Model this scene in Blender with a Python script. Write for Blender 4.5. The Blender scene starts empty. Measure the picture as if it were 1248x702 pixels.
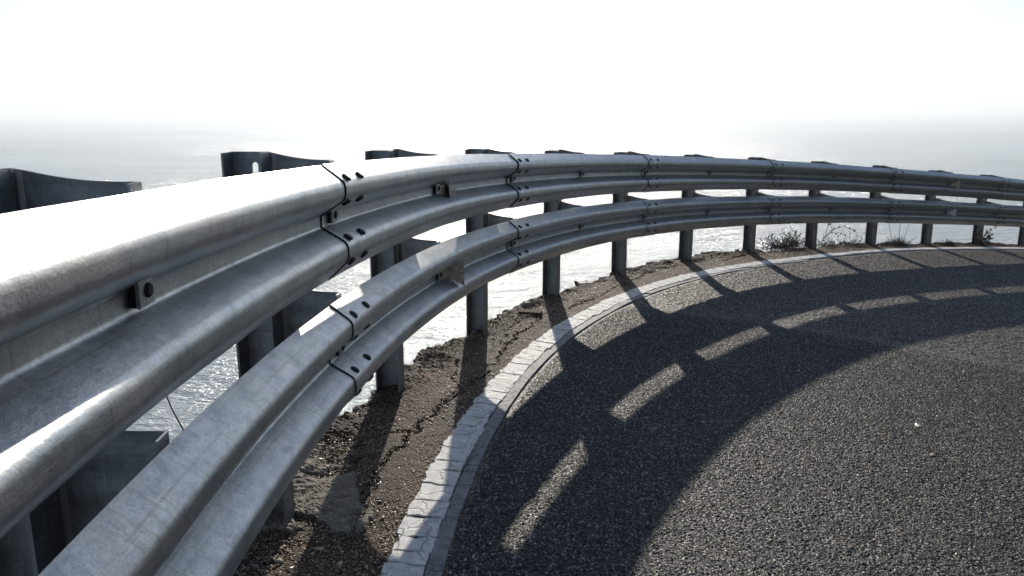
import bpy, bmesh, math, random
import numpy as np
from mathutils import Vector, Matrix

scene = bpy.context.scene
col = scene.collection
rng = np.random.default_rng(7)
random.seed(7)

# ------------------------------------------------------------------ camera
F_PX, PITCH, ROLL, ZO = 954.74, math.atan((351 - 133.5) / 954.74), -0.0037, 1.35
cam_data = bpy.data.cameras.new("camera")
cam_data.sensor_width = 36.0
cam_data.lens = F_PX * 36.0 / 1248.0
cam_data.clip_start, cam_data.clip_end = 0.02, 200000.0
cam = bpy.data.objects.new("camera", cam_data)
col.objects.link(cam)
cam.matrix_world = (Matrix.Translation((0, 0, ZO)) @ Matrix.Rotation(math.pi / 2 - PITCH, 4, 'X')
                    @ Matrix.Rotation(ROLL, 4, 'Z'))
scene.camera = cam

# ------------------------------------------------------------------ light
SUN_AZ, SUN_EL = math.radians(-0.95), math.radians(17.75)
world = bpy.data.worlds.new("World")
scene.world = world
world.use_nodes = True
wn = world.node_tree
sky = wn.nodes.new("ShaderNodeTexSky")
sky.sky_type = 'NISHITA'
sky.sun_disc = False
sky.sun_elevation = SUN_EL
sky.sun_rotation = SUN_AZ
sky.altitude = 40
sky.air_density = 1.0
sky.dust_density = 0.8
sky.ozone_density = 1.0
wn.nodes["Background"].inputs[1].default_value = 0.10
tint = wn.nodes.new("ShaderNodeMix")            # cooler white balance of the camera, the same over the whole sky
tint.data_type, tint.blend_type = 'RGBA', 'MULTIPLY'
tint.inputs[0].default_value = 1.0
tint.inputs[7].default_value = (0.85, 0.97, 1.19, 1)
pale = wn.nodes.new("ShaderNodeHueSaturation")    # milky, hazy air
pale.inputs["Saturation"].default_value = 0.66
wn.links.new(sky.outputs[0], pale.inputs["Color"])
wn.links.new(pale.outputs[0], tint.inputs[6])
wn.links.new(tint.outputs[2], wn.nodes["Background"].inputs[0])

sun_data = bpy.data.lights.new("sun", 'SUN')
sun_data.energy = 5.0
sun_data.angle = math.radians(0.53)
sun_data.color = (1.0, 0.92, 0.80)
sun = bpy.data.objects.new("sun", sun_data)
col.objects.link(sun)
SUN_DIR = Vector((math.sin(SUN_AZ) * math.cos(SUN_EL), math.cos(SUN_AZ) * math.cos(SUN_EL), math.sin(SUN_EL)))
sun.rotation_euler = SUN_DIR.to_track_quat('Z', 'Y').to_euler()

scene.view_settings.view_transform = 'Standard'
scene.view_settings.look = 'None'
scene.view_settings.exposure = 0.25
scene.view_settings.gamma = 1.0
scene.view_settings.use_curve_mapping = False
scene.render.engine = 'CYCLES'
scene.cycles.max_bounces = 8

# ------------------------------------------------------------------ the curve of the road
# s runs along the back of the rail, t is the sideways offset, positive towards the road
STATION = 1.28891
S_TAB = np.arange(-90.0, 90.001, 0.01)
_sc = np.clip(S_TAB, -2.2, 13.6)
_th = 1.6131 - 0.0851 * _sc - 0.01133 * _sc ** 2 / 2 + 0.00263 * _sc ** 3 / 6
_dx = np.concatenate([[0], np.cumsum((np.cos(_th[1:]) + np.cos(_th[:-1])) / 2 * 0.01)])
_dy = np.concatenate([[0], np.cumsum((np.sin(_th[1:]) + np.sin(_th[:-1])) / 2 * 0.01)])
_dx += -0.54728 - np.interp(0, S_TAB, _dx)
_dy += 0.98807 - np.interp(0, S_TAB, _dy)


def axis(s):
    return np.interp(s, S_TAB, _dx), np.interp(s, S_TAB, _dy), np.interp(s, S_TAB, _th)


def ztop(s):
    s = np.asarray(s, float)
    c = np.clip(s, -5, 14.5)
    z = -0.10808 - 0.03038 * c - 0.00238 * c ** 2
    z = z + (s - c) * np.where(s > 0, -0.03038 - 2 * 0.00238 * 14.5, -0.012)
    return z + ZO


def zground(s, t):
    s = np.asarray(s, float)
    c = np.clip(s, -5, 14.5)
    t = np.asarray(t, float)
    tt = t + 0.25
    return ztop(s) - 1.2313 + 0.00898 * c + 0.063 - 0.0636 * tt - 0.0013 * np.maximum(tt, 0) ** 2


def place(s, t):
    x, y, th = axis(s)
    return x + t * np.sin(th), y - t * np.cos(th)


def wpt(s, t, z):
    x, y = place(s, t)
    return Vector((float(x), float(y), float(z)))


def frame(s):
    """unit vectors: along the rail, towards the road, up"""
    th = float(axis(s)[2])
    return Vector((math.cos(th), math.sin(th), 0)), Vector((math.sin(th), -math.cos(th), 0)), Vector((0, 0, 1))


# ------------------------------------------------------------------ value noise in numpy
_perm = rng.random((256, 256))


def vnoise(x, y):
    xi, yi = np.floor(x).astype(int), np.floor(y).astype(int)
    fx, fy = x - xi, y - yi
    fx, fy = fx * fx * (3 - 2 * fx), fy * fy * (3 - 2 * fy)
    g = lambda a, b: _perm[a & 255, b & 255]
    return ((g(xi, yi) * (1 - fx) + g(xi + 1, yi) * fx) * (1 - fy)
            + (g(xi, yi + 1) * (1 - fx) + g(xi + 1, yi + 1) * fx) * fy) - 0.5


def fbm(x, y, octs=4):
    a, r = 1.0, 0
    for k in range(octs):
        r = r + a * vnoise(x * 2 ** k + 17.3 * k, y * 2 ** k + 9.1 * k)
        a *= 0.5
    return r


# ------------------------------------------------------------------ object helpers
def mesh_obj(name, verts, faces, mats, parent=None, smooth=False, fmat=None, uv=None):
    me = bpy.data.meshes.new(name)
    me.from_pydata([tuple(map(float, v)) for v in verts], [], [tuple(int(i) for i in f) for f in faces])
    for m in (mats if isinstance(mats, (list, tuple)) else [mats]):
        me.materials.append(m)
    if fmat is not None:
        me.polygons.foreach_set("material_index", np.asarray(fmat, dtype=np.int32))
    if smooth:
        me.polygons.foreach_set("use_smooth", np.ones(len(me.polygons), bool))
    if uv is not None:
        lay = me.uv_layers.new(name="UVMap")
        idx = np.empty(len(me.loops), dtype=np.int32)
        me.loops.foreach_get("vertex_index", idx)
        lay.data.foreach_set("uv", np.asarray(uv, dtype=np.float32)[idx].ravel())
    me.update()
    return link(name, me, parent)


def link(name, me, parent=None):
    o = bpy.data.objects.new(name, me)
    col.objects.link(o)
    if parent is not None:
        o.parent = parent
    return o


def bm_obj(name, bm, mat, parent=None, smooth=False):
    bmesh.ops.recalc_face_normals(bm, faces=bm.faces)
    me = bpy.data.meshes.new(name)
    bm.to_mesh(me)
    bm.free()
    me.materials.append(mat)
    if smooth:
        for p in me.polygons:
            p.use_smooth = True
    return link(name, me, parent)


def grid_obj(name, X, Y, Z, mat, parent=None, smooth=True, uv=None, flip=False):
    n, m = X.shape
    verts = np.stack([X.ravel(), Y.ravel(), Z.ravel()], 1)
    i, j = np.meshgrid(np.arange(n - 1), np.arange(m - 1), indexing='ij')
    a = (i * m + j).ravel()
    f = np.stack([a, a + 1, a + m + 1, a + m], 1)
    if flip:
        f = f[:, ::-1]
    me = bpy.data.meshes.new(name)
    me.vertices.add(len(verts))
    me.vertices.foreach_set("co", verts.astype(np.float32).ravel())
    me.loops.add(f.size)
    me.loops.foreach_set("vertex_index", f.astype(np.int32).ravel())
    me.polygons.add(len(f))
    me.polygons.foreach_set("loop_start", np.arange(0, f.size, 4, dtype=np.int32))
    me.polygons.foreach_set("use_smooth", np.full(len(f), smooth))
    me.update(calc_edges=True)
    if uv is not None:
        lay = me.uv_layers.new(name="UVMap")
        lay.data.foreach_set("uv", uv.reshape(-1, 2)[f.ravel()].astype(np.float32).ravel())
    me.materials.append(mat)
    me.validate()
    return link(name, me, parent)


def empty(name, loc=(0, 0, 0)):
    o = bpy.data.objects.new(name, None)
    o.empty_display_size = 0.2
    o.location = loc
    col.objects.link(o)
    return o


def tag(o, label=None, cat=None, group=None, kind=None):
    if label: o["label"] = label
    if cat: o["category"] = cat
    if group: o["group"] = group
    if kind: o["kind"] = kind
    return o


# ------------------------------------------------------------------ materials
class Mat:
    def __init__(self, name):
        self.m = bpy.data.materials.new(name)
        self.m.use_nodes = True
        self.t = self.m.node_tree
        self.b = self.t.nodes["Principled BSDF"]

    def n(self, kind, **kw):
        nd = self.t.nodes.new(kind)
        for k, v in kw.items():
            if k in nd.inputs:
                nd.inputs[k].default_value = v
            else:
                setattr(nd, k, v)
        return nd

    def l(self, a, b):
        self.t.links.new(a, b)

    def coords(self, which="Object", scale=(1, 1, 1)):
        tc = self.n("ShaderNodeTexCoord")
        mp = self.n("ShaderNodeMapping")
        mp.inputs["Scale"].default_value = scale
        self.l(tc.outputs[which], mp.inputs[0])
        return mp.outputs[0]

    def noise(self, vec, scale, detail=4, rough=0.55):
        nd = self.n("ShaderNodeTexNoise", Scale=scale, Detail=detail, Roughness=rough)
        self.l(vec, nd.inputs["Vector"])
        return nd.outputs[0]

    def voro(self, vec, scale, feature='F1', out=0):
        nd = self.n("ShaderNodeTexVoronoi", feature=feature, Scale=scale)
        self.l(vec, nd.inputs["Vector"])
        return nd.outputs[out]

    def ramp(self, fac, stops):
        nd = self.n("ShaderNodeValToRGB")
        e = nd.color_ramp.elements
        while len(e) < len(stops):
            e.new(0.5)
        for el, (p, c) in zip(e, stops):
            el.position = p
            el.color = (*c, 1) if len(c) == 3 else c
        self.l(fac, nd.inputs[0])
        return nd.outputs[0]

    def mix(self, fac, a, b, blend='MIX'):
        nd = self.n("ShaderNodeMix", data_type='RGBA', blend_type=blend)
        for sock, v in ((nd.inputs[0], fac), (nd.inputs[6], a), (nd.inputs[7], b)):
            if hasattr(v, "is_linked") or hasattr(v, "links"):
                self.l(v, sock)
            else:
                sock.default_value = v if not isinstance(v, tuple) else (*v, 1)[:4]
        return nd.outputs[2]

    def math(self, op, a, b=0.0):
        nd = self.n("ShaderNodeMath", operation=op)
        for sock, v in ((nd.inputs[0], a), (nd.inputs[1], b)):
            if hasattr(v, "links"):
                self.l(v, sock)
            else:
                sock.default_value = v
        return nd.outputs[0]

    def bump(self, height, dist, strength=1.0, normal=None):
        nd = self.n("ShaderNodeBump", Distance=dist, Strength=strength)
        self.l(height, nd.inputs["Height"])
        if normal is not None:
            self.l(normal, nd.inputs["Normal"])
        return nd.outputs[0]

    def set(self, **kw):
        for k, v in kw.items():
            sock = self.b.inputs[k.replace("_", " ")]
            if hasattr(v, "links"):
                self.l(v, sock)
            else:
                sock.default_value = (*v, 1) if isinstance(v, tuple) and len(v) == 3 else v
        return self.m


def mat_galvanised(name, base=0.36, rough=0.42, uvmap=True):
    M = Mat(name)
    src = "UV" if uvmap else "Object"
    v = M.coords(src)
    cloud = M.noise(v, 5.0, 6, 0.65)
    blotch = M.noise(M.coords(src, (14, 22, 14)), 1.0, 5, 0.7)
    spangle = M.voro(M.coords(src, (60, 60, 60)), 1.0, 'F1', 1)
    fine = M.noise(v, 150, 4, 0.7)
    drag = M.noise(M.coords(src, (70, 6, 6) if uvmap else (40, 40, 3)), 1.0, 4, 0.65)      # marks across the beam
    run = M.noise(M.coords(src, (1.4, 75, 1) if uvmap else (6, 6, 60)), 1.0, 3, 0.6)       # marks along it
    tint = M.noise(M.coords(src, (2.2, 9, 2)), 1.0, 3, 0.5)
    k = base
    c = M.ramp(cloud, [(0.30, (k * 0.66, k * 0.74, k * 0.80)), (0.52, (k * 1.0, k * 1.03, k * 1.04)), (0.72, (k * 1.32, k * 1.30, k * 1.25))])
    c = M.mix(M.math('MULTIPLY', M.ramp(blotch, [(0.46, (0, 0, 0)), (0.66, (1, 1, 1))]), 0.55), c, (k * 0.52, k * 0.58, k * 0.64))
    c = M.mix(0.22, c, M.ramp(spangle, [(0.0, (k * 0.6,) * 3), (1.0, (k * 1.5,) * 3)]))
    c = M.mix(M.math('MULTIPLY', M.ramp(fine, [(0.50, (0, 0, 0)), (0.70, (1, 1, 1))]), 0.5), c, (k * 0.5, k * 0.5, k * 0.5))
    c = M.mix(M.math('MULTIPLY', M.ramp(drag, [(0.56, (0, 0, 0)), (0.70, (1, 1, 1))]), 0.45), c, (k * 0.42, k * 0.40, k * 0.37))
    c = M.mix(M.math('MULTIPLY', M.ramp(run, [(0.56, (0, 0, 0)), (0.70, (1, 1, 1))]), 0.38), c, (k * 0.50, k * 0.42, k * 0.35))
    c = M.mix(M.math('MULTIPLY', M.ramp(tint, [(0.50, (0, 0, 0)), (0.75, (1, 1, 1))]), 0.40), c, (k * 1.05, k * 0.86, k * 0.72))
    scratch = M.ramp(M.noise(M.coords(src, (9, 240, 9) if uvmap else (200, 200, 8)), 1.0, 2, 0.5), [(0.66, (0, 0, 0)), (0.72, (1, 1, 1))])
    c = M.mix(M.math('MULTIPLY', scratch, 0.4), c, (k * 1.6,) * 3)
    r = M.math('ADD', M.math('MULTIPLY', cloud, 0.20), M.math('ADD', M.math('MULTIPLY', blotch, 0.26), rough - 0.22))
    h = M.math('ADD', M.math('MULTIPLY', cloud, 0.8), M.math('ADD', M.math('MULTIPLY', fine, 0.16), M.math('MULTIPLY', blotch, 0.35)))
    nrm = M.bump(h, 0.0045, 0.55)
    return M.set(Base_Color=c, Metallic=0.85, Roughness=r, Normal=nrm)


def mat_plain(name, color, rough=0.6, metal=0.0, var=0.3, scale=40, bump=0.0):
    M = Mat(name)
    n = M.noise(M.coords("Object"), scale, 5, 0.6)
    lo = tuple(x * (1 - var) for x in color)
    hi = tuple(min(1, x * (1 + var)) for x in color)
    kw = dict(Base_Color=M.ramp(n, [(0.3, lo), (0.7, hi)]), Metallic=metal, Roughness=rough)
    if bump:
        kw["Normal"] = M.bump(n, bump, 0.6)
    return M.set(**kw)


def mat_asphalt():
    M = Mat("asphalt")
    v = M.coords("Object")
    cell = M.voro(v, 125, 'F1', 0)
    cellc = M.voro(v, 125, 'F1', 1)
    small = M.voro(v, 230, 'F1', 0)
    patch = M.noise(v, 1.1, 5, 0.6)
    fine = M.noise(v, 300, 3, 0.6)
    c = M.ramp(cellc, [(0.0, (0.020, 0.020, 0.022)), (0.40, (0.064, 0.061, 0.058)), (0.70, (0.175, 0.160, 0.145)), (1.0, (0.75, 0.68, 0.60))])
    c = M.mix(M.ramp(cell, [(0.40, (0, 0, 0)), (0.62, (1, 1, 1))]), c, (0.018, 0.018, 0.020))
    stain = M.noise(v, 3.2, 5, 0.65)
    c = M.mix(M.math('MULTIPLY', M.ramp(patch, [(0.35, (0, 0, 0)), (0.7, (1, 1, 1))]), 0.6), c, (0.58, 0.57, 0.56), 'MULTIPLY')
    c = M.mix(M.math('MULTIPLY', M.ramp(stain, [(0.5, (0, 0, 0)), (0.68, (1, 1, 1))]), 0.35), c, (1.7, 1.62, 1.5), 'MULTIPLY')
    h = M.math('SUBTRACT', M.math('MULTIPLY', M.ramp(cellc, [(0.0, (0.25,) * 3), (1.0, (1,) * 3)]),
               M.math('SUBTRACT', 1.0, M.math('MULTIPLY', cell, 1.35))), M.math('MULTIPLY', small, 0.35))
    h = M.math('ADD', h, M.math('MULTIPLY', fine, 0.12))
    nrm = M.bump(h, 0.0052, 1.0)
    r = M.ramp(cellc, [(0.0, (0.72,) * 3), (0.8, (0.55,) * 3), (1.0, (0.33,) * 3)])
    return M.set(Base_Color=c, Roughness=r, Normal=nrm, Specular_IOR_Level=0.28)


def mat_verge():
    M = Mat("broken_asphalt_verge")
    v = M.coords("Object")
    cell = M.voro(v, 130, 'F1', 0)
    cellc = M.voro(v, 130, 'F1', 1)
    soil = M.noise(v, 5.0, 6, 0.65)
    fine = M.noise(v, 160, 4, 0.65)
    a = M.ramp(cellc, [(0.0, (0.020, 0.013, 0.009)), (0.5, (0.085, 0.053, 0.034)), (0.85, (0.21, 0.140, 0.090)), (1.0, (0.52, 0.39, 0.27))])
    b = M.ramp(fine, [(0.3, (0.075, 0.045, 0.026)), (0.7, (0.23, 0.145, 0.088))])
    c = M.mix(M.ramp(soil, [(0.47, (0, 0, 0)), (0.62, (1, 1, 1))]), a, b)
    c = M.mix(M.ramp(cell, [(0.42, (0, 0, 0)), (0.66, (1, 1, 1))]), c, (0.018, 0.013, 0.010))
    at = M.n("ShaderNodeAttribute", attribute_name="mortar")
    mo = M.ramp(M.noise(v, 55, 6, 0.7), [(0.3, (0.09, 0.078, 0.062)), (0.55, (0.20, 0.175, 0.14)), (0.72, (0.30, 0.27, 0.22))])
    c = M.mix(at.outputs["Fac"], c, mo)
    h = M.math('ADD', M.math('SUBTRACT', 1.0, M.math('MULTIPLY', cell, 1.2)), M.math('MULTIPLY', fine, 0.6))
    nrm = M.bump(h, 0.0045, 1.0)
    return M.set(Base_Color=c, Roughness=0.8, Normal=nrm, Specular_IOR_Level=0.15)


def mat_paint(name, lo, hi, dirt):
    M = Mat(name)
    v = M.coords("Object")
    n = M.noise(v, 24, 6, 0.7)
    f = M.noise(v, 150, 4, 0.7)
    w = M.n("ShaderNodeMix", data_type='VECTOR')
    w.inputs[0].default_value = 0.06
    M.l(v, w.inputs[4])
    nz = M.n("ShaderNodeTexNoise", Scale=14.0, Detail=4.0)
    M.l(v, nz.inputs["Vector"])
    M.l(nz.outputs[1], w.inputs[5])
    ed = M.voro(w.outputs[1], 9, 'DISTANCE_TO_EDGE', 0)
    crack = M.ramp(ed, [(0.004, (1, 1, 1)), (0.022, (0, 0, 0))])
    c = M.ramp(n, [(0.32, lo), (0.64, hi)])
    c = M.mix(M.ramp(f, [(0.54, (0, 0, 0)), (0.66, (1, 1, 1))]), c, dirt)
    c = M.mix(M.math('MULTIPLY', crack, 0.3), c, tuple(x * 0.35 for x in dirt))
    h = M.math('SUBTRACT', M.math('ADD', n, M.math('MULTIPLY', f, 0.8)), M.math('MULTIPLY', crack, 1.2))
    nrm = M.bump(h, 0.004, 1.0)
    return M.set(Base_Color=c, Roughness=0.7, Normal=nrm, Specular_IOR_Level=0.25)


def mat_sea():
    M = Mat("sea_water")
    v = M.coords("Object", (0.5, 1.0, 1.0))
    big = M.noise(v, 0.02, 5, 0.6)
    mid = M.noise(v, 0.20, 6, 0.62)
    small = M.noise(v, 1.1, 5, 0.6)
    slick = M.noise(M.coords("Object", (0.22, 1.0, 1.0)), 0.004, 6, 0.62)
    calm = M.ramp(slick, [(0.38, (0.45,) * 3), (0.56, (1.0,) * 3)])
    h = M.math('ADD', M.math('MULTIPLY', mid, 1.7), M.math('ADD', M.math('MULTIPLY', small, 0.5), M.math('MULTIPLY', big, 3.0)))
    nrm = M.bump(M.math('MULTIPLY', h, calm), 2.1, 1.0)
    r = M.math('ADD', M.math('MULTIPLY', slick, 0.18), 0.06)
    c = M.ramp(slick, [(0.35, (0.25, 0.30, 0.33)), (0.65, (0.15, 0.195, 0.22))])
    return M.set(Base_Color=c, Roughness=r, IOR=1.36, Normal=nrm)


def mat_rock():
    M = Mat("cliff_rock")
    v = M.coords("Object")
    n = M.noise(v, 0.8, 8, 0.65)
    f = M.noise(v, 9, 6, 0.65)
    c = M.ramp(n, [(0.3, (0.10, 0.085, 0.065)), (0.55, (0.22, 0.19, 0.15)), (0.7, (0.07, 0.08, 0.04))])
    return M.set(Base_Color=c, Roughness=0.9, Normal=M.bump(M.math('ADD', n, M.math('MULTIPLY', f, 0.3)), 0.25, 0.8))


def mat_scrub():
    M = Mat("hillside_scrub")
    v = M.coords("Object")
    n = M.noise(v, 0.9, 8, 0.7)
    f = M.voro(v, 1.6, 'F1', 0)
    c = M.ramp(n, [(0.3, (0.012, 0.018, 0.008)), (0.55, (0.030, 0.036, 0.017)), (0.75, (0.075, 0.062, 0.042))])
    return M.set(Base_Color=c, Roughness=0.95, Normal=M.bump(M.math('SUBTRACT', n, M.math('MULTIPLY', f, 0.4)), 0.5, 0.9))


STEEL = mat_galvanised("galvanised_rail", 0.42, rough=0.40)
STEEL2 = mat_galvanised("galvanised_post", 0.26, rough=0.52, uvmap=False)
EDGE = mat_plain("grimy_lap_edge", (0.012, 0.012, 0.013), 0.9, 0.0)
BOLT = mat_plain("weathered_bolt", (0.018, 0.0175, 0.018), 0.7, 0.2, 0.4, 90)
PLATE = mat_plain("washer_steel", (0.34, 0.34, 0.335), 0.5, 0.75, 0.35, 120, 0.001)
RUST = mat_plain("rusty_holder", (0.60, 0.47, 0.34), 0.65, 0.1, 0.45, 70, 0.001)
REFL = mat_plain("white_reflector_face", (0.72, 0.70, 0.66), 0.4, 0.0, 0.08, 30)
ASPHALT, VERGE = mat_asphalt(), mat_verge()
PAINT = mat_paint("worn_white_paint", (0.48, 0.47, 0.445), (0.78, 0.765, 0.73), (0.26, 0.245, 0.225))
FADED = mat_paint("faded_grey_paint", (0.14, 0.142, 0.148), (0.28, 0.285, 0.295), (0.08, 0.08, 0.083))
MORTAR = mat_paint("mortar", (0.13, 0.115, 0.095), (0.25, 0.225, 0.185), (0.07, 0.06, 0.05))
SEA, ROCK, SCRUB = mat_sea(), mat_rock(), mat_scrub()
TWIG = mat_plain("dry_twig", (0.030, 0.022, 0.016), 0.85, 0.0, 0.4, 60)
LEAF = mat_plain("dull_leaf", (0.040, 0.034, 0.020), 0.7, 0.0, 0.4, 50)
DRYGRASS = mat_plain("dry_grass", (0.050, 0.040, 0.024), 0.8, 0.0, 0.4, 60)
STALK = mat_plain("pale_stalk", (0.20, 0.17, 0.14), 0.8, 0.0, 0.3, 60)
CHIP = mat_plain("gravel_chip", (0.30, 0.215, 0.145), 0.4, 0.0, 0.6, 25)

# ------------------------------------------------------------------ setting: sea, land, road
sea = mesh_obj("sea", [(-45000, -45000, -45), (45000, -45000, -45), (45000, 45000, -45), (-45000, 45000, -45)],
               [(0, 1, 2, 3)], SEA)
tag(sea, "calm pale sea glittering under the low sun, far below the road", kind="structure")


def edge_t(s):
    s = np.asarray(s, float)
    base = np.interp(s, [-90, 0, 2, 3, 5, 6.2, 7.2, 8.6, 9.2, 10.5, 13, 90],
                     [-0.42, -0.42, -0.36, -0.31, -0.285, -0.28, -0.35, -0.40, -0.35, -0.32, -0.33, -0.4])
    return base + 0.075 * fbm(s * 3.1, s * 0 + 3.3, 4) + 0.045 * fbm(s * 19, s * 0 + 8.3, 3)


def line_t(s):
    return np.interp(s, [-90, 9.2, 10.3, 11.2, 12.2, 14, 90], [0.22, 0.22, 0.16, 0.09, 0.04, 0.03, 0.03])


ss = np.concatenate([np.arange(-90, -3, 3.0), np.arange(-3, 16, 0.12), np.arange(16, 90, 3.0)])
tt = np.concatenate([[0], np.linspace(0.15, 7.6, 26)])
S, T = np.meshgrid(ss, tt, indexing='ij')
T = T + (line_t(S) - 0.10) * np.clip(1 - T, 0, 1)
X, Y = place(S, T)
road = grid_obj("road", X, Y, zground(S, T) - 0.004 * (T < 0.3), ASPHALT, flip=True)
tag(road, "coarse dark asphalt road sweeping round the bend", kind="structure")

# the near part of the road in full relief: every stone of the surface dressing stands proud of the binder
STEP = 0.0043
rs, rt = np.arange(0.3, 7.2, STEP), np.arange(0.34, 4.6, STEP)
S, T = np.meshgrid(rs, rt, indexing='ij')
X, Y = place(S, T)
dist, az = np.hypot(X, Y), np.degrees(np.arctan2(X, Y))
keep = (dist < 6.3) & (az > -16) & (az < 37) & (Y > 1.5)


def stones(u, v, cell):
    """height field of rounded stones, one to a jittered cell"""
    iu, iv = np.floor(u / cell).astype(int), np.floor(v / cell).astype(int)
    best = np.full(u.shape, 9.0)
    hgt = np.zeros(u.shape)
    for du in (-1, 0, 1):
        for dv in (-1, 0, 1):
            a, b = iu + du, iv + dv
            px = (a + 0.15 + 0.7 * _perm[a & 255, b & 255]) * cell
            py = (b + 0.15 + 0.7 * _perm[(b + 91) & 255, (a + 37) & 255]) * cell
            d = np.hypot(u - px, v - py) / cell
            m = d < best
            hgt = np.where(m, _perm[(a + 53) & 255, (b + 11) & 255], hgt)
            best = np.minimum(best, d)
    return hgt * np.clip(1.15 - best ** 2 * 1.5, 0, 1)


def relief_patch(S, T, keep, cell, amp, fine, grain, rim_f, label):
    X, Y = place(S, T)
    idx = np.flatnonzero(keep.ravel())
    x_, y_, s_f, t_f = X.ravel()[idx], Y.ravel()[idx], S.ravel()[idx], T.ravel()[idx]
    relief = amp * stones(x_, y_, cell) + fine * stones(x_ + 5, y_, cell * 0.6) + grain * rng.random(len(idx))
    rim = np.clip(rim_f(x_, y_), 0, 1) * np.clip((t_f - line_t(s_f) - 0.115) / 0.03, 0, 1)
    z_ = zground(s_f, t_f) - 0.0005 + relief * rim - 0.003 * (1 - rim)
    number = np.full(S.size, -1)
    number[idx] = np.arange(len(idx))
    number = number.reshape(S.shape)
    q = np.stack([number[:-1, :-1], number[1:, :-1], number[1:, 1:], number[:-1, 1:]], -1).reshape(-1, 4)
    q = q[(q >= 0).all(1)]
    me = bpy.data.meshes.new("road_surface")
    me.vertices.add(len(idx))
    me.vertices.foreach_set("co", np.stack([x_, y_, z_], 1).astype(np.float32).ravel())
    me.loops.add(q.size)
    me.loops.foreach_set("vertex_index", q.astype(np.int32).ravel())
    me.polygons.add(len(q))
    me.polygons.foreach_set("loop_start", np.arange(0, q.size, 4, dtype=np.int32))
    me.update(calc_edges=True)
    me.materials.append(ASPHALT)
    tag(link("road_surface", me), label, kind="structure")


relief_patch(S, T, keep, 0.0072, 0.0038, 0.0, 0.0044, lambda x, y: (6.3 - np.hypot(x, y)) / 0.5,
             "coarse stones of the asphalt surface standing proud near the viewer")
rs, rt = np.arange(4.2, 16, 0.0125), np.arange(0.1, 6.2, 0.0125)
S, T = np.meshgrid(rs, rt, indexing='ij')
X, Y = place(S, T)
dist, az = np.hypot(X, Y), np.degrees(np.arctan2(X, Y))
relief_patch(S, T, (dist > 5.7) & (dist < 15) & (az > -6) & (az < 37) & (T > line_t(S) + 0.11), 0.031, 0.0022, 0.0, 0.0085,
             lambda x, y: np.minimum((np.hypot(x, y) - 5.7) / 0.5, (15 - np.hypot(x, y)) / 2),
             "coarse stones of the asphalt surface farther round the bend")

# the broken verge between edge line and drop
cracks = [[(1.3, 0.02), (1.7, -0.03), (2.17, 0.0), (2.34, 0.01), (2.71, 0.06), (3.07, 0.09), (3.5, 0.06), (4.0, 0.0), (4.51, -0.03), (4.82, 0.03),
           (5.16, 0.06), (5.99, 0.0), (6.49, -0.05), (7.52, -0.16), (8.3, -0.2)],
          [(2.71, 0.06), (2.95, -0.06), (3.2, -0.12)], [(4.3, -0.28), (4.42, -0.12), (4.51, -0.03)],
          [(5.16, 0.06), (5.05, -0.08), (5.2, -0.22)], [(8.2, -0.05), (8.7, -0.12), (9.2, -0.10), (9.7, -0.16)],
          [(1.9, -0.2), (2.1, -0.11), (2.17, 0.0)], [(3.6, -0.25), (3.75, -0.16), (4.0, -0.12), (4.3, -0.12)]]
vs_ = np.concatenate([np.arange(-90, -3, 3.0), np.arange(-3, 0.4, 0.05), np.arange(0.4, 7, 0.009), np.arange(7, 16, 0.018), np.arange(16, 90, 3.0)])
vt = np.linspace(0, 1, 62)
S, U = np.meshgrid(vs_, vt, indexing='ij')
T = edge_t(S) * (1 - U) + (line_t(S) + 0.0) * U
depth = np.zeros_like(S)
Sw = S + 0.03 * fbm(S * 14, T * 14, 3)
Tw = T + 0.05 * fbm(S * 11 + 5, T * 11, 3)
for ci, poly in enumerate(cracks):
    d = np.full(S.shape, 9.0)
    for (a, b), (c, e) in zip(poly, poly[1:]):
        L2 = (c - a) ** 2 + (e - b) ** 2
        k = np.clip(((Sw - a) * (c - a) + (Tw - b) * (e - b)) / L2, 0, 1)
        d = np.minimum(d, np.hypot(Sw - a - k * (c - a), Tw - b - k * (e - b)))
    w = (0.0085 if ci == 0 else 0.006) * (1 + 1.3 * fbm(S * 5, T * 5, 3))
    depth = np.maximum(depth, np.exp(-(d / w) ** 2) * (0.024 if ci == 0 else 0.016))
fade = np.clip((line_t(S) - 0.05 - T) / 0.08, 0, 1)
rough = 0.026 * fbm(S * 4, T * 4, 4) + 0.007 * fbm(S * 22, T * 22, 3) + 0.0017 * rng.standard_normal(S.shape)
# chunks of the surface lifted or missing near the drop
slab = np.clip(fbm(S * 2.6 + 40, T * 5 + 3, 3) * 6, -1, 1) * 0.014
outer = np.clip((-T - 0.05) / 0.2, 0, 1)
for k in range(-1, 12):
    dd = np.hypot(S - k * STATION - 0.02, T + 0.256)
    rough = rough + np.exp(-(dd / 0.11) ** 2) * (0.003 + 0.016 * fbm(S * 13 + k, T * 13, 3))
Z = zground(S, T) + 0.005 + fade * (rough * (0.4 + 0.9 * outer) + slab * outer) - depth * (0.15 + 0.85 * fade) * (S > 0.4)
X, Y = place(S, T)
patch = [(1.20, -0.34), (1.27, -0.10), (1.28, 0.0), (1.40, 0.05), (1.50, 0.0), (1.60, -0.06), (1.70, -0.14), (1.84, -0.28), (1.8, -0.45), (1.3, -0.45)]
inside = np.zeros(S.shape, bool)
Sp, Tp = S + 0.06 * fbm(S * 9, T * 9, 4), T + 0.06 * fbm(S * 9 + 4, T * 9, 4)
for (a, b), (c, e) in zip(patch, patch[1:] + patch[:1]):
    hit = ((b > Tp) != (e > Tp)) & (Sp < (c - a) * (Tp - b) / (e - b + 1e-12) + a)
    inside ^= hit
mort = inside & (fbm(S * 7 + 3, T * 7, 4) > -0.22)
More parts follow.
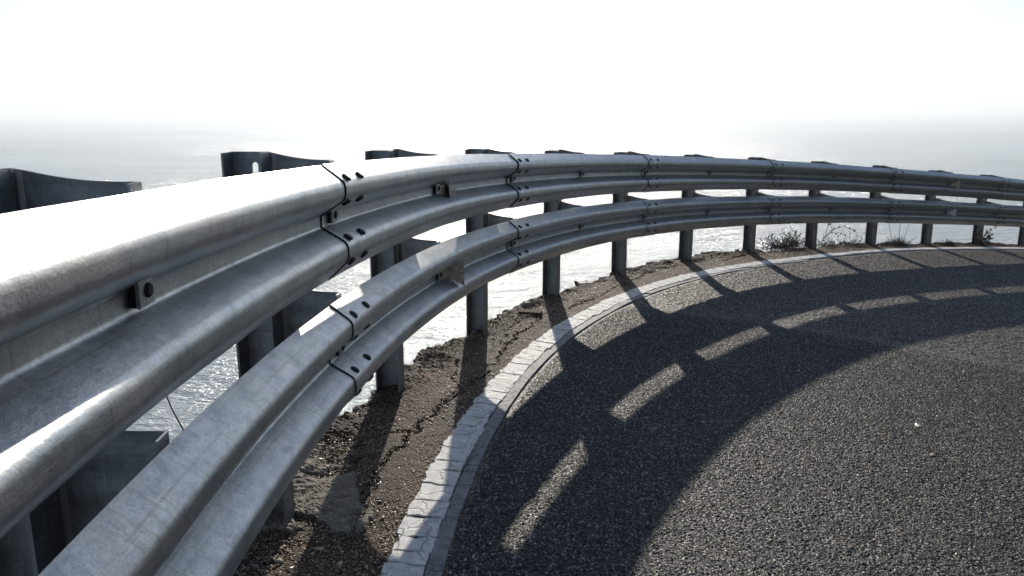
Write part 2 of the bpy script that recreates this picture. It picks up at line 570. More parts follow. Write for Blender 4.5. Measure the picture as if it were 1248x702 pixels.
Z = Z + mort * (0.012 + 0.004 * fbm(S * 30, T * 30, 3))
verge = grid_obj("verge", X, Y, Z, VERGE, flip=True, smooth=False)
att = verge.data.attributes.new("mortar", 'FLOAT', 'POINT')
att.data.foreach_set("value", mort.astype(np.float32).ravel())
tag(verge, "crumbling brown verge of cracked asphalt and grit beside the edge line", kind="structure")

# the cliff under the verge
cs = np.concatenate([np.arange(-90, -3, 3.0), np.arange(-3, 16, 0.1), np.arange(16, 90.1, 3.0)])
prof = [(0, 0.0), (-0.06, -0.10), (-0.16, -0.45), (-0.45, -1.3), (-1.0, -2.8), (-2.2, -6), (-4.5, -12), (-8, -20), (-13, -30), (-20, -42), (-30, -60)]
S, K = np.meshgrid(cs, np.arange(len(prof)), indexing='ij')
pt = np.array(prof)
amp = np.minimum(np.abs(pt[K, 1]) * 0.35, 3.0)
T = edge_t(S) + 0.02 * (K == 0) + pt[K, 0] + amp * 0.6 * fbm(S * 0.35, K * 1.3, 5)
Z = zground(S, edge_t(S)) + pt[K, 1] - 0.02 + amp * 0.3 * fbm(S * 0.9 + 7, K * 0.9, 4)
T = np.minimum(T, edge_t(S) + 0.02 - 0.02 * K)
X, Y = place(S, T)
cliff = grid_obj("cliff", X, Y, Z, ROCK, flip=True)
tag(cliff, "steep rocky cliff dropping from the road to the sea", kind="structure")

# the hillside on the inner side of the bend, unseen; steepened and darkened to block sky and dim the rails
gx, gy = np.meshgrid(np.arange(-6, 130, 2.0), np.arange(-95, 90, 2.0), indexing='ij')
sa = np.arange(-88, 88, 0.5)
ax_, ay_, ath = axis(sa)
D2 = (gx[..., None] - ax_) ** 2 + (gy[..., None] - ay_) ** 2
ii = D2.argmin(-1)
tq = (gx - ax_[ii]) * np.sin(ath[ii]) - (gy - ay_[ii]) * np.cos(ath[ii])
zq = zground(sa[ii], np.clip(tq, 0, 7.4))
hill_z = np.where(tq < 7.4, zq - 1.5, zq - 0.6 + np.clip(tq - 7.4, 0, 1e3) * 0.95) + np.where(tq > 7.4, 2.0 * fbm(gx * 0.12, gy * 0.12, 5), 0)
hill_z = np.minimum(hill_z, 40 + 6 * fbm(gx * 0.05, gy * 0.05, 4))
hill_z = np.where(tq < 0.5, -46, hill_z)
hill = grid_obj("hillside", gx, gy, hill_z, SCRUB)
tag(hill, "unseen scrubby hillside above the inner side of the bend", kind="structure")

# ------------------------------------------------------------------ the painted edge line, in cracked pieces
line_root = empty("edge_line", wpt(1.0, 0.2, zground(1.0, 0.2)))
line_root["kind"] = "structure"
line_root["label"] = "worn white edge line cracked into short blocks"


def slab_piece(name, s0, s1, t0, t1, mat, top, jag, parent, n=5):
    """an irregular thin block lying on the ground between s0..s1 and t0..t1 (offsets from the line axis)"""
    out = []
    for k in range(n):
        out.append((s0 + jag * random.uniform(-1, 1), t0 + (t1 - t0) * k / (n - 1)))
    for k in range(1, 3):
        out.append((s0 + (s1 - s0) * k / 3, t1 + 0.5 * jag * random.uniform(-1, 1)))
    for k in range(n):
        out.append((s1 + jag * random.uniform(-1, 1), t1 + (t0 - t1) * k / (n - 1)))
    for k in range(1, 3):
        out.append((s1 + (s0 - s1) * k / 3, t0 + 1.1 * jag * random.uniform(-1, 1)))
    org = line_root.location
    h = top + random.uniform(-0.0012, 0.0015)
    tilt = random.uniform(-0.02, 0.02)
    sm = (s0 + s1) / 2
    up, lo = [], []
    for s, t in out:
        t2 = t + line_t(s)
        z = zground(s, t2)
        p = wpt(s, t2, z + h + tilt * (s - sm)) - org
        up.append(p)
        lo.append(wpt(s, t2, z - 0.004) - org)
    m = len(out)
    faces = [list(range(m))[::-1]] + [[i, (i + 1) % m, m + (i + 1) % m, m + i] for i in range(m)]
    return mesh_obj(name, up + lo, faces, mat, parent)


s = -1.2
while s < 10.2:
    ln = random.uniform(0.075, 0.125) if random.random() < 0.85 else random.uniform(0.125, 0.17)
    gap = random.uniform(0.003, 0.010)
    wl = -0.060 + random.uniform(-0.006, 0.005)
    slab_piece("paint_block", s, s + ln - gap, wl, 0.062 + random.uniform(-0.008, 0.006), PAINT, 0.0105, 0.0085, line_root)
    s += ln
s = 10.2
while s < 17:
    ln = random.uniform(0.2, 0.5)
    slab_piece("paint_block", s, s + ln - 0.006, -0.05, 0.055, PAINT, 0.0105, 0.006, line_root)
    s += ln
s = -1.2
while s < 9.0:
    ln = random.uniform(0.35, 0.8)
    slab_piece("faded_strip", s, s + ln - 0.003, 0.0635, 0.112, FADED, 0.0070, 0.0025, line_root)
    s += ln

# ------------------------------------------------------------------ loose chips and debris on the verge


def chips(name, n, smin, smax, tfun, size, mat):
    bs = np.array([(1, 0, 0), (0, 1, 0), (-1, 0, 0), (0, -1, 0), (0, 0, 1), (0, 0, -1)], float)
    bf = np.array([(0, 1, 4), (1, 2, 4), (2, 3, 4), (3, 0, 4), (1, 0, 5), (2, 1, 5), (3, 2, 5), (0, 3, 5)])
    u = rng.random(n)
    s_ = smin + (smax - smin) * u ** 1.5
    t_ = tfun(s_, rng.random(n))
    x, y = place(s_, t_)
    z = zground(s_, t_) + 0.007
    r = size * rng.lognormal(0, 0.45, n)
    V = bs[None] * (0.55 + 0.8 * rng.random((n, 6, 1))) * r[:, None, None]
    V[:, :, 2] *= 0.4
    a = rng.random(n) * 6.283
    b = rng.normal(0, 0.3, n)
    ca, sa_ = np.cos(a)[:, None], np.sin(a)[:, None]
    cb, sb = np.cos(b)[:, None], np.sin(b)[:, None]
    vx, vz = V[..., 0] * cb - V[..., 2] * sb, V[..., 0] * sb + V[..., 2] * cb
    vx, vy = vx * ca - V[..., 1] * sa_, vx * sa_ + V[..., 1] * ca
    P = np.stack([vx + x[:, None], vy + y[:, None], vz + z[:, None]], -1).reshape(-1, 3)
    Fc = (bf[None] + 6 * np.arange(n)[:, None, None]).reshape(-1, 3)
    me = bpy.data.meshes.new(name)
    me.vertices.add(len(P))
    me.vertices.foreach_set("co", P.astype(np.float32).ravel())
    me.loops.add(Fc.size)
    me.loops.foreach_set("vertex_index", Fc.astype(np.int32).ravel())
    me.polygons.add(len(Fc))
    me.polygons.foreach_set("loop_start", np.arange(0, Fc.size, 3, dtype=np.int32))
    me.update(calc_edges=True)
    me.materials.append(mat)
    me.validate()
    return link(name, me)


grit = chips("gravel", 30000, 0.5, 11.5, lambda s_, u: edge_t(s_) + 0.02 + u * (line_t(s_) - 0.08 - edge_t(s_)), 0.0030, CHIP)
tag(grit, "loose pale grit scattered over the brown verge", kind="stuff")
grit2 = chips("road_grit", 1500, 0.6, 12.0, lambda s_, u: line_t(s_) + 0.12 + u ** 1.6 * 4.5, 0.0030, CHIP)
tag(grit2, "tiny loose stones scattered over the road surface", kind="stuff")


edge_stones = chips("edge_stones", 420, 0.6, 12.5, lambda s_, u: edge_t(s_) + 0.02 + u ** 2 * 0.22, 0.0105, MORTAR)
tag(edge_stones, "small broken stones along the outer edge of the verge", kind="stuff")


def lump(name, s_, t_, size, mat, lab, cat):
    bm = bmesh.new()
    bmesh.ops.create_icosphere(bm, subdivisions=2, radius=1.0)
    for v in bm.verts:
        k = 1 + random.uniform(-0.18, 0.18)
        v.co = Vector((v.co.x * size[0] * k, v.co.y * size[1] * k, v.co.z * size[2] * k))
    o = bm_obj(name, bm, mat)
    o.location = wpt(s_, t_, float(zground(s_, t_)) + size[2] * 0.7)
    o.rotation_euler = (0, 0, float(axis(s_)[2]) + random.uniform(-0.6, 0.6))
    return tag(o, lab, cat)


lump("flat_stone", 3.34, 2.27, (0.026, 0.012, 0.006), CHIP, "larger flat pale pebble lying out on the open sunlit asphalt", "stone")
lump("flat_stone", 2.80, 2.24, (0.017, 0.013, 0.006), CHIP, "smaller pale pebble lying on the asphalt nearer the viewer", "stone")
lump("stone", 8.92, -0.33, (0.045, 0.030, 0.022), MORTAR, "rough stone at the drop between two far posts", "stone")
lump("stone", 4.70, -0.24, (0.05, 0.032, 0.020), MORTAR, "rough stone on the verge edge behind the fourth post", "stone")

# a flat dark sliver of broken asphalt lying on the verge
bm = bmesh.new()
bmesh.ops.create_cube(bm, size=1.0)
for v in bm.verts:
    v.co = Vector((v.co.x * 0.17 * (1 + random.uniform(-.08, .08)), v.co.y * 0.05, v.co.z * 0.022 + random.uniform(-.003, .003)))
bmesh.ops.bevel(bm, geom=bm.edges[:], offset=0.004, segments=1)
o = bm_obj("asphalt_chunk", bm, VERGE)
o.location = wpt(4.47, -0.11, float(zground(4.47, -0.11)) + 0.022)
o.rotation_euler = (0.1, 0.05, -0.05)
tag(o, "thin flat chunk of broken asphalt lying on the cracked verge", "debris")

# ------------------------------------------------------------------ the guardrail
BEAM_H, GAP = 0.321, 0.078


def fillet_profile():
    pts = [(0.012, 0.0), (0.074, -0.048), (0.074, -0.092), (0.0, -0.136), (0.0, -0.174), (0.074, -0.218), (0.074, -0.262), (0.012, -0.321)]
    rad = [0, .028, .028, .014, .014, .028, .028, 0]
    out = [Vector((*pts[0], 0))]
    for k in range(1, len(pts) - 1):
        p, a, b = (Vector((*pts[i], 0)) for i in (k, k - 1, k + 1))
        u, v = (a - p).normalized(), (b - p).normalized()
        ang = u.angle(v)
        d = min(rad[k] / math.tan(ang / 2), 0.49 * min((a - p).length, (b - p).length))
        A, B = p + u * d, p + v * d
        for q in range(6):
            f = q / 5
            out.append((1 - f) ** 2 * A + 2 * f * (1 - f) * p + f * f * B)
    out.append(Vector((*pts[-1], 0)))
    return np.array([(v.x, v.y) for v in out])


PROF = fillet_profile()
_d = np.gradient(PROF, axis=0)
NORM = np.stack([-_d[:, 1], _d[:, 0]], 1)
NORM /= np.linalg.norm(NORM, axis=1, keepdims=True)          # points to the road side
ARC = np.concatenate([[0], np.cumsum(np.linalg.norm(np.diff(PROF, axis=0), axis=1))])
S_OFF = -0.103                                                # the lap lies a little before the post


def prof_at(z):
    """offset and normal of the beam face at a height below its top"""
    k = np.argmin(np.abs(PROF[:, 1] + z))
    return PROF[k], NORM[k]


def top_of(s, tier):
    return ztop(s) - tier * (BEAM_H + GAP)


def make_beam(s0, s1, tier, root, seed):
    n = max(8, int((s1 + 0.28 - s0) / 0.045))
    sv = np.linspace(s0, s1 + 0.28, n)
    lap = 0.0045 * (1 - (sv - s0) / (s1 + 0.28 - s0))
    m = len(PROF)
    wob = 0.0045 * fbm(sv * 1.7 + seed, sv * 0 + seed * 3.1, 3)   # slight dents
    dip = 0.004 * fbm(sv * 0.9 + seed * 2, sv * 0 + seed, 2) * np.clip((sv - s0) * 2, 0, 1) * np.clip((s1 + 0.28 - sv) * 2, 0, 1)
    outer, inner, uv = [], [], []
    for k, s_ in enumerate(sv):
        zt = float(top_of(s_, tier)) + dip[k]
        o2 = PROF + NORM * (lap[k] + wob[k])
        i2 = o2 - NORM * 0.0035
        for arr, dst in ((o2, outer), (i2, inner)):
            x, y = place(s_, arr[:, 0])
            dst.append(np.stack([x, y, zt + arr[:, 1]], 1))
        uv.append(np.stack([np.full(m, s_ + seed * 7.7), ARC + tier * 2], 1))
    V = np.concatenate([np.array(outer).reshape(-1, 3), np.array(inner).reshape(-1, 3)])
    UV = np.concatenate([np.array(uv).reshape(-1, 2)] * 2)
    N = n * m
    f = []
    for k in range(n - 1):
        for q in range(m - 1):
            a = k * m + q
            f.append((a, a + m, a + m + 1, a + 1))
            f.append((N + a, N + a + 1, N + a + m + 1, N + a + m))
        for q in (0, m - 1):
            a = k * m + q
            f.append((a, a + m, N + a + m, N + a) if q else (a, N + a, N + a + m, a + m))
    for k in (0, n - 1):
        for q in range(m - 1):
            a = k * m + q
            f.append((a, a + 1, N + a + 1, N + a) if k == 0 else (a, N + a, N + a + 1, a + 1))
    b = mesh_obj("rail_beam", V, f, STEEL, root, smooth=True, uv=UV)
    me = b.data
    me.set_sharp_from_angle(angle=math.radians(50))
    # the grimy lap edge, a thin strip along the beam's near end
    lv, lf = [], []
    zt = float(top_of(s0, tier))
    for q in range(m):
        for ds, h in ((-0.0016, 0.0008), (-0.0016, 0.0050), (0.0004, 0.0050), (0.0004, 0.0008)):
            p2 = PROF[q] + NORM[q] * h
            lv.append(wpt(s0 + ds, p2[0], zt + p2[1]))
    for q in range(m - 1):
        for e in range(4):
            a, c = q * 4 + e, q * 4 + (e + 1) % 4
            lf.append((a, c, c + 4, a + 4))
    mesh_obj("lap_edge", lv, lf, EDGE, b)
    return b


def dome_mesh(name, r, h, seg, mat, flat=0.55):
    bm = bmesh.new()
    rings = []
    for rr, hh in ((r, 0), (r, h * 0.35), (r * 0.85, h * 0.75), (r * flat, h)):
        rings.append([bm.verts.new((rr * math.cos(6.2832 * k / seg), rr * math.sin(6.2832 * k / seg), hh)) for k in range(seg)])
    for a, b in zip(rings, rings[1:]):
        for k in range(seg):
            bm.faces.new((a[k], a[(k + 1) % seg], b[(k + 1) % seg], b[k]))
    bm.faces.new(rings[-1])
    bmesh.ops.recalc_face_normals(bm, faces=bm.faces)
    me = bpy.data.meshes.new(name)
    bm.to_mesh(me)
    bm.free()
    me.materials.append(mat)
    return me


BOLT_ME = dome_mesh("bolt", 0.0150, 0.0075, 14, BOLT)
NUT_ME = dome_mesh("plate_bolt", 0.0115, 0.0055, 12, BOLT, 0.7)


def box_mesh(name, dims, mat, bev=0.002):
    bm = bmesh.new()
    bmesh.ops.create_cube(bm, size=1.0)
    for v in bm.verts:
        v.co = Vector((v.co.x * dims[0], v.co.y * dims[1], v.co.z * dims[2]))
    if bev:
        bmesh.ops.bevel(bm, geom=bm.edges[:], offset=bev, segments=2, affect='EDGES')
    me = bpy.data.meshes.new(name)
    bm.to_mesh(me)
    bm.free()
    me.materials.append(mat)
    return me


WASHER_ME = box_mesh("washer_plate", (0.052, 0.046, 0.006), PLATE, 0.0012)
WASHER_BACK_ME = box_mesh("packing_plate", (0.046, 0.042, 0.012), EDGE, 0)


def on_beam(me, name, s_, zdown, tier, lift, parent, spin=0.0):
    """put a mesh (its +Z outward) on the beam's road face"""
    p, nn = prof_at(zdown)
    al, ri, up = frame(s_)
    nz = (ri * nn[0] + up * nn[1]).normalized()
    ax = al
    ay = nz.cross(ax)
    pos = wpt(s_, p[0] + nn[0] * lift, float(top_of(s_, tier)) + p[1] + nn[1] * lift)
    M = Matrix((ax, ay, nz)).transposed().to_4x4()
    o = link(name, me, parent)
    o.matrix_world = Matrix.Translation(pos) @ M @ Matrix.Rotation(spin, 4, 'Z')
    return o


rail = empty("guardrail", wpt(1.289, 0, float(zground(1.289, 0))))
tag(rail, "two tier galvanised steel crash barrier curving round the outside of the bend", "guardrail")
RINV = Matrix.Translation(-rail.location)


def under(o):
    o.parent = rail
    o.matrix_parent_inverse = RINV
    return o


beams = {}
for tier in (0, 1):
    for k in range(-3, 15, 2):
        s0, s1 = k * STATION + S_OFF, (k + 2) * STATION + S_OFF
        b = make_beam(s0, s1, tier, None, (k + 20) * 1.37 + tier * 5)
        beams[(tier, k)] = under(b)
for (tier, k), b in beams.items():
    if k > 13:
        continue
    s0 = k * STATION + S_OFF
    # eight lap bolts
    for ds in (0.05, 0.19):
        for zd in (0.028, 0.112, 0.198, 0.286):
            on_beam(BOLT_ME, "lap_bolt", s0 + ds, zd, tier, 0.0042, b, random.uniform(0, 1))
    # the plate and bolt at the lap's post and at the post in the middle of the beam
    for ds, lift in ((0.085, 0.0055), (STATION - S_OFF + (0.13 if k == -1 else 0), 0.005)):
        on_beam(WASHER_BACK_ME, "packing_plate", s0 + ds - 0.003, 0.155, tier, lift, b)
        on_beam(WASHER_ME, "washer_plate", s0 + ds, 0.155, tier, lift + 0.009, b)
        on_beam(NUT_ME, "plate_bolt", s0 + ds + 0.003, 0.155, tier, lift + 0.012, b)


# ---- posts: an open channel with a slotted web, its open side towards -s
def channel_post(height, mat, slot):
    w, d, th = 0.12, 0.075, 0.006
    bm = bmesh.new()
    # web with a slot
    zt = height
    outline = [(-w / 2, 0), (w / 2, 0), (w / 2, zt), (-w / 2, zt)]
    ov = [bm.verts.new((d / 2, y, z)) for y, z in outline]
    edges = [bm.edges.new((ov[k], ov[(k + 1) % 4])) for k in range(4)]
    if slot:
        hole = []
        r, c0, c1 = 0.0095, zt - 0.075, zt - 0.04
        for k in range(9):
            a = math.pi * k / 8
            hole.append((r * math.cos(a), c1 + r * math.sin(a)))
        for k in range(9):
            a = math.pi + math.pi * k / 8
            hole.append((r * math.cos(a), c0 + r * math.sin(a)))
        hv = [bm.verts.new((d / 2, y - 0.012, z)) for y, z in hole]
        edges += [bm.edges.new((hv[k], hv[(k + 1) % len(hv)])) for k in range(len(hv))]
    bmesh.ops.triangle_fill(bm, use_beauty=True, use_dissolve=False, edges=edges)
    ret = bmesh.ops.extrude_face_region(bm, geom=bm.faces[:])
    for v in [g for g in ret['geom'] if isinstance(g, bmesh.types.BMVert)]:
        v.co.x -= th
    # flanges
    for sgn in (-1, 1):
        m = bmesh.ops.create_cube(bm, size=1.0)['verts']
        for v in m:
            v.co = Vector((v.co.x * (d - th) - th / 2 - 0.0005, v.co.y * th + sgn * (w / 2 - th / 2 - 0.001), v.co.z * (height - 0.002) + height / 2))
    bmesh.ops.recalc_face_normals(bm, faces=bm.faces)
    me = bpy.data.meshes.new("post")
    bm.to_mesh(me)
    bm.free()
    me.materials.append(mat)
    return me


def spacer_mesh():
    """bent bracket from the post flange (y = -L) to the back of the beam (y = 0); local x along the rail, z = 0 at beam top"""
    L, th = 0.188, 0.005
    bm = bmesh.new()
    ys = np.linspace(-L, 0, 15)
    def top(y):
        f = (y + L) / L
        return 0.030 - 0.007 * math.sin(math.pi * f) - 0.022 * f
    def bot(y):
        f = (y + L) / L
        return -0.29 + 0.05 * f + 0.02 * math.sin(math.pi * f)
    path = [(-0.030, -L)] + [(0.026, -L)] + [(0.030, float(y)) for y in ys[1:-1]] + [(0.028, -0.004), (-0.012, -0.004)]
    rows = 25
    fr, bk = [], []
    for i, (x, y) in enumerate(path):
        a = Vector(path[max(0, i - 1)])
        b = Vector(path[min(len(path) - 1, i + 1)])
        d = (b - a).normalized()
        nx, ny = d.y, -d.x
        flat = 1.0 if 2 < i < len(path) - 3 else 0.0
        for dst, o in ((fr, 0.0), (bk, th)):
            colm = []
            for r in range(rows):
                f = r / (rows - 1)
                rib = flat * 0.0008 * math.sin(f * math.pi * 2 * 4)
                colm.append(bm.verts.new((x + nx * (o + rib), y + ny * (o + rib), top(y) * (1 - f) + bot(y) * f)))
            dst.append(colm)
    for i in range(len(path) - 1):
        for row in (fr, bk):
            for r in range(rows - 1):
                bm.faces.new((row[i][r], row[i + 1][r], row[i + 1][r + 1], row[i][r + 1]))
        for e in (0, rows - 1):
            bm.faces.new((fr[i][e], fr[i + 1][e], bk[i + 1][e], bk[i][e]))
    for i in (0, len(path) - 1):
        for r in range(rows - 1):
            bm.faces.new((fr[i][r], fr[i][r + 1], bk[i][r + 1], bk[i][r]))
    for v in bm.verts:
        v.co.y *= -1
    bmesh.ops.recalc_face_normals(bm, faces=bm.faces)
    me = bpy.data.meshes.new("spacer")
    bm.to_mesh(me)
    bm.free()
    me.materials.append(STEEL2)
    return me


SPACER_ME = spacer_mesh()
POST_ME = {}
POST_T = -0.256
for k in range(-2, 15):
    s_ = k * STATION + (0.13 if k == 0 else 0)
    al, ri, up = frame(s_)
    zt = float(ztop(s_))
    zg = float(zground(s_, POST_T))
    lift = {0: 0.030, 1: 0.033, 2: 0.022, 3: 0.026}.get(k, 0.020 + 0.008 * random.random())
    h = round(zt + lift - zg + 0.35, 2)
    slot = k % 2 == 1
    if (h, slot) not in POST_ME:
        POST_ME[(h, slot)] = channel_post(h, STEEL2, slot)
    p = link("post", POST_ME[(h, slot)])
    R = Matrix((al, -ri, up)).transposed().to_4x4()
    p.matrix_world = Matrix.Translation(wpt(s_ + 0.02, POST_T, zt + lift - h)) @ R @ Matrix.Rotation(random.uniform(-0.012, 0.012), 4, 'X')
    bpy.context.view_layer.update()
    under(p)
    bpy.context.view_layer.update()
    for tier in (0, 1):
        sp = link("spacer", SPACER_ME)
        sp.parent = p
        sp.matrix_parent_inverse = p.matrix_world.inverted()
        sp.matrix_world = Matrix.Translation(wpt(s_ + 0.04, -0.0045, float(top_of(s_, tier)) - (0.003 if tier else 0.0))) @ Matrix((al, -ri, up)).transposed().to_4x4()
# ------------------------------------------------------------------ reflector brackets bolted in the rail's valley


def plate_poly(bm, poly, th, M):
    """a flat polygon (list of 2D) given thickness th, placed by matrix M (local x,y plane, thickness along z)"""
    a = [bm.verts.new(M @ Vector((x, y, 0))) for x, y in poly]
    b = [bm.verts.new(M @ Vector((x, y, th))) for x, y in poly]
    n = len(poly)
    bm.faces.new(a[::-1])
    bm.faces.new(b)
    for k in range(n):
        bm.faces.new((a[k], a[(k + 1) % n], b[(k + 1) % n], b[k]))


def reflector(s_, tier, style, label):
    al, ri, up = frame(s_)
    base = wpt(s_, 0.004, float(top_of(s_, tier)) - 0.155)
    root = empty("reflector", base)
    tag(root, label, "reflector", "reflectors bolted to the crash barrier")
    FR = Matrix((al, ri, up)).transposed()
    def mk(name, pieces, mat):
        bm = bmesh.new()
        for poly, th, M in pieces:
            plate_poly(bm, poly, th, M)
        bm.transform(FR.to_4x4())
        return bm_obj(name, bm, mat, root)
    I = Matrix.Identity(4)
    # local axes in FR: x along rail, y towards road, z up
    tab = [(0.0, -0.022), (0.075, -0.022), (0.075, 0.022), (0.0, 0.022)]
    M_tab = Matrix.Translation((-0.005, 0.006, 0)) @ Matrix.Rotation(math.pi / 2, 4, 'X')
    trap = [(0.0, -0.024), (0.085, -0.062), (0.085, 0.062), (0.0, 0.024)]
    # trapezoid in the plane across the rail: its x -> road side, y -> up
    M_trap = Matrix.Translation((0.070, 0.006, 0)) @ Matrix(((0, 0, -1, 0), (1, 0, 0, 0), (0, 1, 0, 0), (0, 0, 0, 1)))
    if style == 'plain':
        mk("mounting_tab", [(tab, 0.003, M_tab)], RUST)
        mk("holder", [(trap, 0.003, M_trap)], RUST)
    elif style == 'white':
        mk("mounting_tab", [(tab, 0.003, M_tab)], RUST)
        mk("holder", [(trap, 0.003, M_trap)], RUST)
        inner = [(0.006, -0.024), (0.081, -0.057), (0.081, 0.057), (0.006, 0.024)]
        mk("reflective_face", [(inner, 0.002, M_trap @ Matrix.Translation((0, 0, 0.0032)))], REFL)
    else:   # crumpled: only the bent stubs are left
        mk("mounting_tab", [(tab, 0.003, M_tab)], RUST)
        stub = [(0.0, -0.022), (0.05, -0.040), (0.045, 0.012), (0.0, 0.024)]
        M1 = M_trap @ Matrix.Rotation(-0.9, 4, 'Y')
        wedge = [(0.0, 0.0), (0.10, 0.004), (0.085, -0.042), (0.045, -0.030)]
        M2 = Matrix.Translation((0.065, 0.010, -0.012)) @ Matrix.Rotation(math.pi / 2, 4, 'X') @ Matrix.Rotation(0.25, 4, 'Y')
        sq = [(0.0, -0.016), (0.042, -0.016), (0.042, 0.018), (0.0, 0.018)]
        M3 = Matrix.Translation((0.115, 0.010, 0.008)) @ Matrix.Rotation(math.pi / 2, 4, 'X')
        mk("holder", [(stub, 0.003, M1)], BOLT)
        mk("bent_flap", [(wedge, 0.003, M2)], RUST)
        mk("back_tab", [(sq, 0.003, M3)], PLATE)
    return root


reflector(2 * STATION + 0.06, 0, 'crumpled', "broken reflector bracket with bent flaps on the upper rail")
reflector(2 * STATION + 0.06, 1, 'plain', "upright rusty trapezoid reflector bracket on the nearer lower rail")
reflector(10 * STATION + 0.02, 0, 'plain', "small dark reflector bracket on the far upper rail")
reflector(10 * STATION + 0.02, 1, 'white', "small white trapezoid reflector on the far lower rail")

# ------------------------------------------------------------------ plants at the drop


def tube(verts, faces, pts, r0, r1, sides=4):
    base = len(verts)
    n = len(pts)
    for k, p in enumerate(pts):
        d = (pts[min(n - 1, k + 1)] - pts[max(0, k - 1)]).normalized()
        u = d.orthogonal().normalized()
        w = d.cross(u)
        r = r0 + (r1 - r0) * k / (n - 1)
        for q in range(sides):
            a = 6.2832 * q / sides
            verts.append(p + u * (r * math.cos(a)) + w * (r * math.sin(a)))
    for k in range(n - 1):
        for q in range(sides):
            a, b = base + k * sides + q, base + k * sides + (q + 1) % sides
            faces.append((a, b, b + sides, a + sides))


def leaf(verts, faces, p, d, size):
    d = d.normalized()
    u = d.orthogonal().normalized()
    u = (Matrix.Rotation(random.uniform(0, 6.28), 3, d) @ u) * size * 0.32
    b = len(verts)
    verts += [p, p + d * size * 0.5 + u, p + d * size, p + d * size * 0.5 - u + d.cross(u) * 0.3]
    faces.append((b, b + 1, b + 2, b + 3))


def wander(p, d, length, n, curl, droop=0.0):
    pts = [p.copy()]
    for k in range(n):
        d = (d + Vector((random.gauss(0, curl), random.gauss(0, curl), random.gauss(0, curl) - droop))).normalized()
        p = p + d * (length / n)
        pts.append(p.copy())
    return pts


def plant(name, s_, t_, label, cat, twigs, leaves=0, spread=1.0, up=0.6, height=0.2, mat_t=None, mat_l=None, leafsize=0.02,
          along=0.1, branch=2, droop=0.05, group=None, r=0.0028):
    base = wpt(s_, t_, float(zground(s_, t_)) - 0.01)
    root = empty(name, base)
    tag(root, label, cat, group)
    al, ri, _ = frame(s_)
    tv, tf, lv, lf = [], [], [], []
    for k in range(twigs):
        o = al * random.gauss(0, along) + ri * random.gauss(0, 0.05)
        d = (al * random.gauss(0, spread) + ri * random.gauss(0, spread * 0.5) + Vector((0, 0, up + random.random() * 0.4))).normalized()
        pts = wander(o, d, height * random.uniform(0.5, 1.25), 7, 0.16, droop)
        tube(tv, tf, pts, r * random.uniform(0.7, 1.3), 0.0008)
        for q in range(branch):
            j = random.randint(2, 6)
            bp = wander(pts[j], (pts[j] - pts[j - 1]).normalized() + Vector((random.gauss(0, .7), random.gauss(0, .7), random.gauss(0.1, .5))),
                        height * random.uniform(0.2, 0.5), 4, 0.2, droop)
            tube(tv, tf, bp, r * 0.5, 0.0006, 3)
            pts += bp[1:]
        for q in range(leaves):
            j = random.randint(1, len(pts) - 1)
            leaf(lv, lf, pts[j], Vector((random.gauss(0, 1), random.gauss(0, 1), random.gauss(0.2, .8))), leafsize * random.uniform(0.6, 1.3))
    mesh_obj("twigs", tv, tf, mat_t or TWIG, root)
    if lv:
        mesh_obj("leaves", lv, lf, mat_l or LEAF, root)
    return root


plant("dry_shrub", 9.95, -0.36, "dense twiggy dry shrub at the drop left of a far post", "shrub", 110, 8, 0.8, 0.38, 0.23, along=0.16, leafsize=0.022, branch=4, r=0.0042)
sp_ = plant("sprawling_shrub", 10.95, -0.34, "low sprawling dry shrub with arching bare branch beside a far post", "shrub", 60, 8, 1.3, 0.12, 0.20, along=0.24, leafsize=0.022, branch=3, r=0.0038)
# its long arching branches
av, af = [], []
al, ri, up_ = frame(10.95)
for a, b, hgt, n_ in ((-0.22, 0.50, 0.20, 12), (-0.25, 0.25, 0.13, 9), (-0.2, -0.05, 0.27, 8)):
    pts = [al * (a + (b - a) * q / n_) + up_ * (0.05 + hgt * math.sin(math.pi * min(1, 0.15 + 0.72 * q / n_))) + Vector((0, 0, random.gauss(0, .006))) for q in range(n_ + 1)]
    tube(av, af, pts, 0.0045, 0.0015)
    for q in range(3, n_ + 1, 2):
        tube(av, af, wander(pts[q], Vector((random.gauss(0, 1), 0, random.gauss(0, .7))), 0.07, 4, 0.3, 0.05), 0.002, 0.0008, 3)
        for w in range(4):
            leaf(av, af, pts[q], Vector((random.gauss(0, 1), random.gauss(0, 1), random.gauss(0, 1))), 0.024)
mesh_obj("arching_branch", av, af, TWIG, sp_)


def tuft(s_, t_, label, blades, height, along, stalks=()):
    base = wpt(s_, t_, float(zground(s_, t_)) - 0.01)
    root = empty("grass_tuft", base)
    tag(root, label, "grass tuft")
    al, ri, up = frame(s_)
    v, f = [], []
    for k in range(blades):
        o = al * random.gauss(0, along) + ri * random.gauss(0, 0.03)
        d = al * random.gauss(0, 0.65) + ri * random.gauss(0, 0.3) + up * random.uniform(0.3, 1.1)
        tube(v, f, wander(o, d, height * random.uniform(0.4, 1.2), 5, 0.1, 0.12), 0.0022, 0.0006, 3)
    mesh_obj("blades", v, f, DRYGRASS, root)
    for a, lean, ln in stalks:
        v, f = [], []
        pts = [al * (a + lean * (q / 9) ** 1.6) + up * (ln * q / 9) for q in range(10)]
        tube(v, f, pts, 0.0042, 0.002, 5)
        mesh_obj("stalk", v, f, STALK, root)
    return root


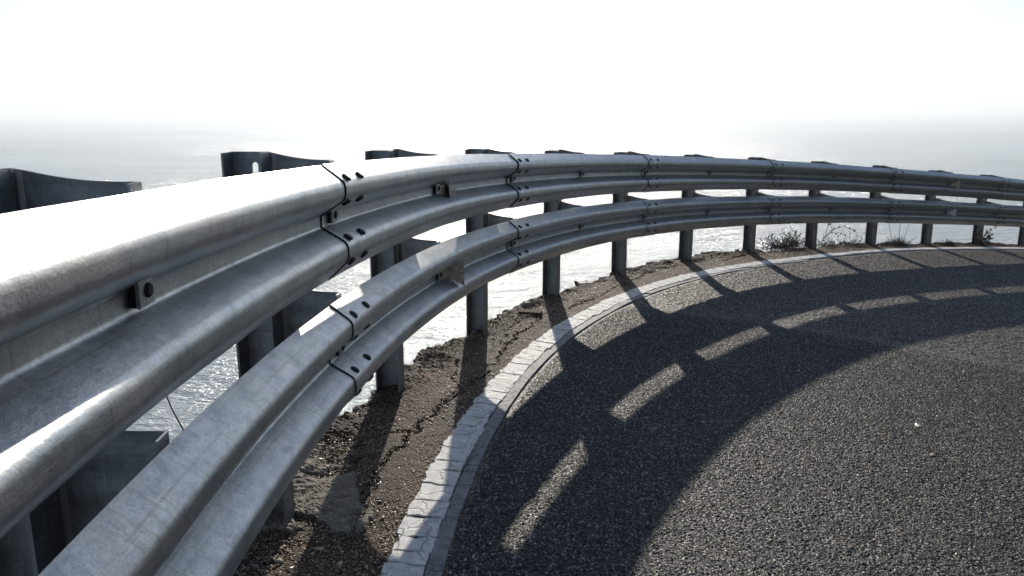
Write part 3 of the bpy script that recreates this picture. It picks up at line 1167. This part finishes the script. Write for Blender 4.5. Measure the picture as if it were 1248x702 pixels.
tuft(12.15, -0.22, "dark dry grass tuft with three tall bare stalks beside a far post", 520, 0.15, 0.11,
     ((-0.10, -0.17, 0.46), (0.06, -0.02, 0.46), (0.17, 0.16, 0.44)))
tuft(13.35, -0.20, "small dark grass tuft at the foot of the next to last post", 260, 0.12, 0.08)
plant("leafy_weed", 14.15, -0.18, "small upright leafy weed beside the post at the right edge", "weed", 14, 22, 0.35, 1.0, 0.24, mat_t=TWIG, mat_l=LEAF,
      leafsize=0.034, along=0.07, branch=2)
# thin stalk growing from the cliff behind the nearest rails
st = empty("bare_stalk", (-0.99, 2.42, 0.0))
tag(st, "thin bare stalk seen in the gap between the two near rails", "plant")
v_, f_ = [], []
tube(v_, f_, [Vector((0.000 + 0.004 * math.sin(q * 1.7), -0.46 * max(0, q - 3) / 12 + 0.006 * math.sin(q * 0.9), -0.25 + 1.12 * q / 15)) for q in range(16)], 0.0030, 0.0016, 6)
mesh_obj("stem", v_, f_, TWIG, st)
v_, f_ = [], []
side = [Vector((-0.002, -0.10, 0.24)), Vector((0.0, -0.2, 0.34)), Vector((0.0, -0.34, 0.405)), Vector((0.004, -0.40, 0.46))]
tube(v_, f_, side, 0.0013, 0.0008, 4)
for q in range(6):
    leaf(v_, f_, side[2], Vector((random.gauss(0, 1), random.gauss(0, 1), random.gauss(0, 1))), 0.009)
mesh_obj("side_shoot", v_, f_, TWIG, st)

# ------------------------------------------------------------------ sea haze
hz = bpy.data.materials.new("sea_haze")
hz.use_nodes = True
hz.node_tree.nodes.clear()
ho = hz.node_tree.nodes.new("ShaderNodeOutputMaterial")
hv = hz.node_tree.nodes.new("ShaderNodeVolumePrincipled")
hv.inputs["Color"].default_value = (0.90, 0.96, 1.0, 1)
hv.inputs["Density"].default_value = 0.00048
hv.inputs["Anisotropy"].default_value = 0.3
hz.node_tree.links.new(hv.outputs[0], ho.inputs["Volume"])
bm = bmesh.new()
bmesh.ops.create_cube(bm, size=1.0)
for v in bm.verts:
    v.co = Vector((v.co.x * 92000, v.co.y * 92000, -61.0 if v.co.z < 0 else 45.0))
haze = bm_obj("haze", bm, hz)
tag(haze, kind="stuff")
